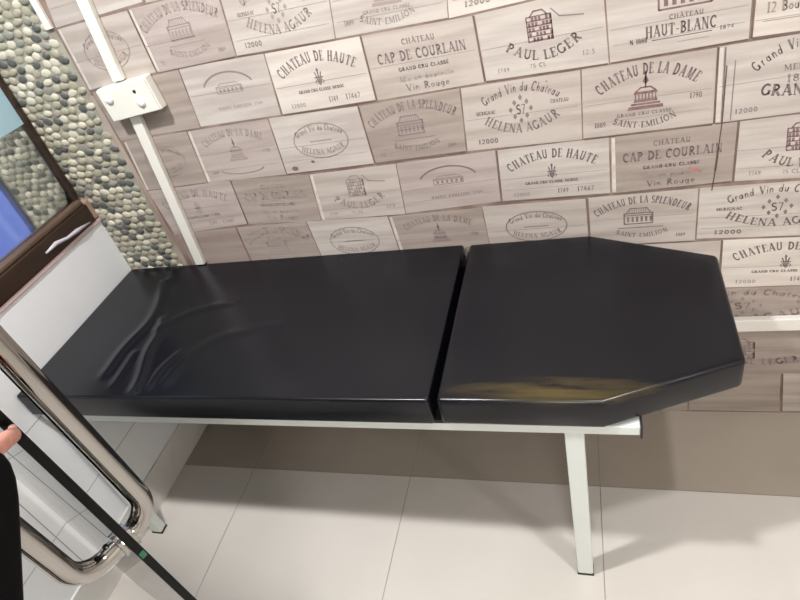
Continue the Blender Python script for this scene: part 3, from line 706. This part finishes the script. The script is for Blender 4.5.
# skeleton: pelvis first
bv = [((px0,py0,.98),(.15,.11)), ((px0,py0,1.15),(.14,.10)), ((px0,py0,1.35),(.17,.11)), ((px0,py0,1.46),(.10,.08)), ((px0,py0,1.53),(.055,.055)), ((px0,py0+.01,1.60),(.06,.07)), ((px0,py0+.015,1.68),(.078,.092)), ((px0,py0,1.76),(.062,.075)),
      (tuple(SH),(.060,.060)), (tuple((SH+EL)/2),(.050,.050)), (tuple(EL),(.042,.042)), (tuple((EL+W_)/2),(.038,.038)), (tuple(W_),(.024,.030)),
      ((px0-.19,py0,1.40),(.058,.058)), ((px0-.25,py0,1.24),(.048,.048)), ((px0-.27,py0+.01,1.10),(.042,.042)), ((px0-.28,py0+.05,.86),(.026,.026)), ((px0-.28,py0+.07,.77),(.030,.018)),
      ((px0+.10,py0,.90),(.088,.088)), ((px0+.10,py0+.01,.50),(.058,.058)), ((px0+.10,py0-.01,.10),(.038,.038)), ((px0+.10,py0+.12,.04),(.036,.03)),
      ((px0-.10,py0,.90),(.088,.088)), ((px0-.10,py0+.01,.50),(.058,.058)), ((px0-.10,py0-.01,.10),(.038,.038)), ((px0-.10,py0+.12,.04),(.036,.03))]
be = [(0,1),(1,2),(2,3),(3,4),(4,5),(5,6),(6,7),(2,8),(8,9),(9,10),(10,11),(11,12),(2,13),(13,14),(14,15),(15,16),(16,17),(0,18),(18,19),(19,20),(20,21),(0,22),(22,23),(23,24),(24,25)]
# palm and five fingers of the raised hand grow from the wrist
hd_dir = (TIPA-W_).normalized(); side = hd_dir.cross(Vector((0,-.2,1))).normalized(); nup = side.cross(hd_dir).normalized()
body = skin_mesh('body', bv, be, SKIN, per)
out = -side
fdir = (hd_dir*.8+out*.55).normalized()
palm = W_+fdir*.045+out*.012
palm_o = skin_mesh('hand', [(tuple(W_-hd_dir*.02),(.022,.028)), (tuple(W_+fdir*.012+out*.004),(.021,.030)), (tuple(palm),(.018,.038)), (tuple(palm+fdir*.022),(.015,.037))], [(0,1),(1,2),(2,3)], SKIN, per, root=1)
lens = (.050,.056,.052,.040)
for k in range(4):
    base = palm+fdir*.022+out*(-.027+.0185*k); L = lens[k]
    pts = [base, base+fdir*L*.55+nup*.004, base+fdir*L*.80-nup*.018, base+fdir*L*.55-nup*.034]
    fo = skin_mesh('finger', [(tuple(p), r) for p, r in zip(pts, (.0095,.0092,.0086,.0075))], [(0,1),(1,2),(2,3)], SKIN, per)
tb = W_+hd_dir*.012-out*.004
tp = [tb, tb+(TIPA-tb)*.42-out*.010, tb+(TIPA-tb)*.74-out*.007, TIPA]
to = skin_mesh('thumb', [(tuple(p), r) for p, r in zip(tp, (.0135,.0115,.0098,.0092))], [(0,1),(1,2),(2,3)], SKIN, per)
d_ = (tp[3]-tp[2]).normalized(); vw = (Vector((0,-1.376,1.639))-TIPA).normalized(); up_ = (vw+Vector((0,0,.6))); up_ = (up_-d_*up_.dot(d_)).normalized()
c_ = TIPA+up_*.0068-d_*.001; nb = MB(); nb.sweep([c_-d_*.007-up_*.001, c_-d_*.002, c_+d_*.004, c_+d_*.007-up_*.002], [.0028,.0042,.0042,.002], 10); part(nb, 'thumbnail', NAIL, to, smooth=True)
# black coat (torso and both sleeves), trousers, shoes, hair
cuff = Vector((-.5580,-1.143,1.309))
cvs = [((px0,py0,.86),(.20,.145)), ((px0,py0,1.0),(.18,.135)), ((px0,py0,1.18),(.165,.125)), ((px0,py0,1.36),(.19,.13)), ((px0,py0,1.475),(.085,.075)),
       (tuple(SH),(.076,.076)), (tuple((SH+EL)/2),(.064,.064)), (tuple(EL),(.052,.052)), (tuple((EL+cuff)/2+Vector((-.003,0,0))),(.050,.050)), (tuple(cuff),(.044,.044)),
       ((px0-.19,py0,1.40),(.075,.075)), ((px0-.25,py0,1.24),(.064,.064)), ((px0-.27,py0+.01,1.10),(.058,.058)), ((px0-.28,py0+.05,.88),(.046,.046))]
skin_mesh('coat', cvs, [(0,1),(1,2),(2,3),(3,4),(3,5),(5,6),(6,7),(7,8),(8,9),(3,10),(10,11),(11,12),(12,13)], CLOTH, per)
tv = [((px0,py0,.93),(.165,.12)), ((px0+.10,py0,.80),(.10,.10)), ((px0+.10,py0+.01,.48),(.075,.075)), ((px0+.10,py0-.01,.09),(.062,.062)), ((px0-.10,py0,.80),(.10,.10)), ((px0-.10,py0+.01,.48),(.075,.075)), ((px0-.10,py0-.01,.09),(.062,.062))]
skin_mesh('trousers', tv, [(0,1),(1,2),(2,3),(0,4),(4,5),(5,6)], TROUSER, per)
for sx in (-.10,.10):
    skin_mesh('shoe', [((px0+sx,py0-.05,.05),(.048,.045)), ((px0+sx,py0+.05,.046),(.05,.042)), ((px0+sx,py0+.17,.034),(.044,.030))], [(0,1),(1,2)], SHOE, per)
skin_mesh('hair', [((px0,py0-.03,1.66),(.078,.085)), ((px0,py0-.018,1.74),(.084,.096)), ((px0,py0,1.785),(.07,.08))], [(0,1),(1,2)], HAIR, per)

# ------------------------------------------------------------------ ceiling lamps
def lamp(x, y, power, size, label, col=(1,.985,.97)):
    r = empty('ceiling_light', (x, y, CEIL)); tag(r, label, 'ceiling light', group='round ceiling lights')
    b = MB(); b.sweep([(x,y,CEIL),(x,y,CEIL-.02),(x,y,CEIL-.022)], [size*.62,size*.62,size*.55], 32); part(b, 'housing', PLASTIC, r)
    b = MB(); b.sweep([(x,y,CEIL-.022),(x,y,CEIL-.026)], size*.5, 32); part(b, 'diffuser', mat('lamp_diffuser', (1,1,1), .5, emit=(col, 6)), r)
    l = bpy.data.lights.new('lamp_light', 'AREA'); l.shape = 'DISK'; l.size = size; l.energy = power; l.color = col
    o = bpy.data.objects.new('lamp_light', l); COL.objects.link(o); o.parent = r; o.location = (0,0,-.032)
lamp(.50, -1.07, 20, .12, 'round ceiling light above the near side of the head cushion')
lamp(-.95, -1.02, 50, .12, 'round ceiling light above the near side of the mattress')
lamp(2.0, -2.2, 14, .22, 'round ceiling light in the front right corner of the room')
lamp(.3, -2.7, 24, .5, 'large round fill light added on the ceiling near the front wall')  # unseen fill lamp, added to brighten the low white wall
lamp(-2.5, -1.1, 45, .5, 'round fill light added on the ceiling beyond the glass on the left')  # unseen lamp, added to lift the blue panel behind the glass

w = bpy.data.worlds.new('world'); SC.world = w; w.use_nodes = True
w.node_tree.nodes['Background'].inputs[0].default_value = (.9,.93,1,1); w.node_tree.nodes['Background'].inputs[1].default_value = .2
SC.view_settings.view_transform = 'Standard'; SC.view_settings.look = 'None'; SC.view_settings.gamma = 1; SC.view_settings.exposure = 0.11
SC.view_settings.use_curve_mapping = False
SC.cycles.max_bounces = 10; SC.cycles.sample_clamp_indirect = 6
SC.cycles.caustics_refractive = False; SC.cycles.caustics_reflective = False
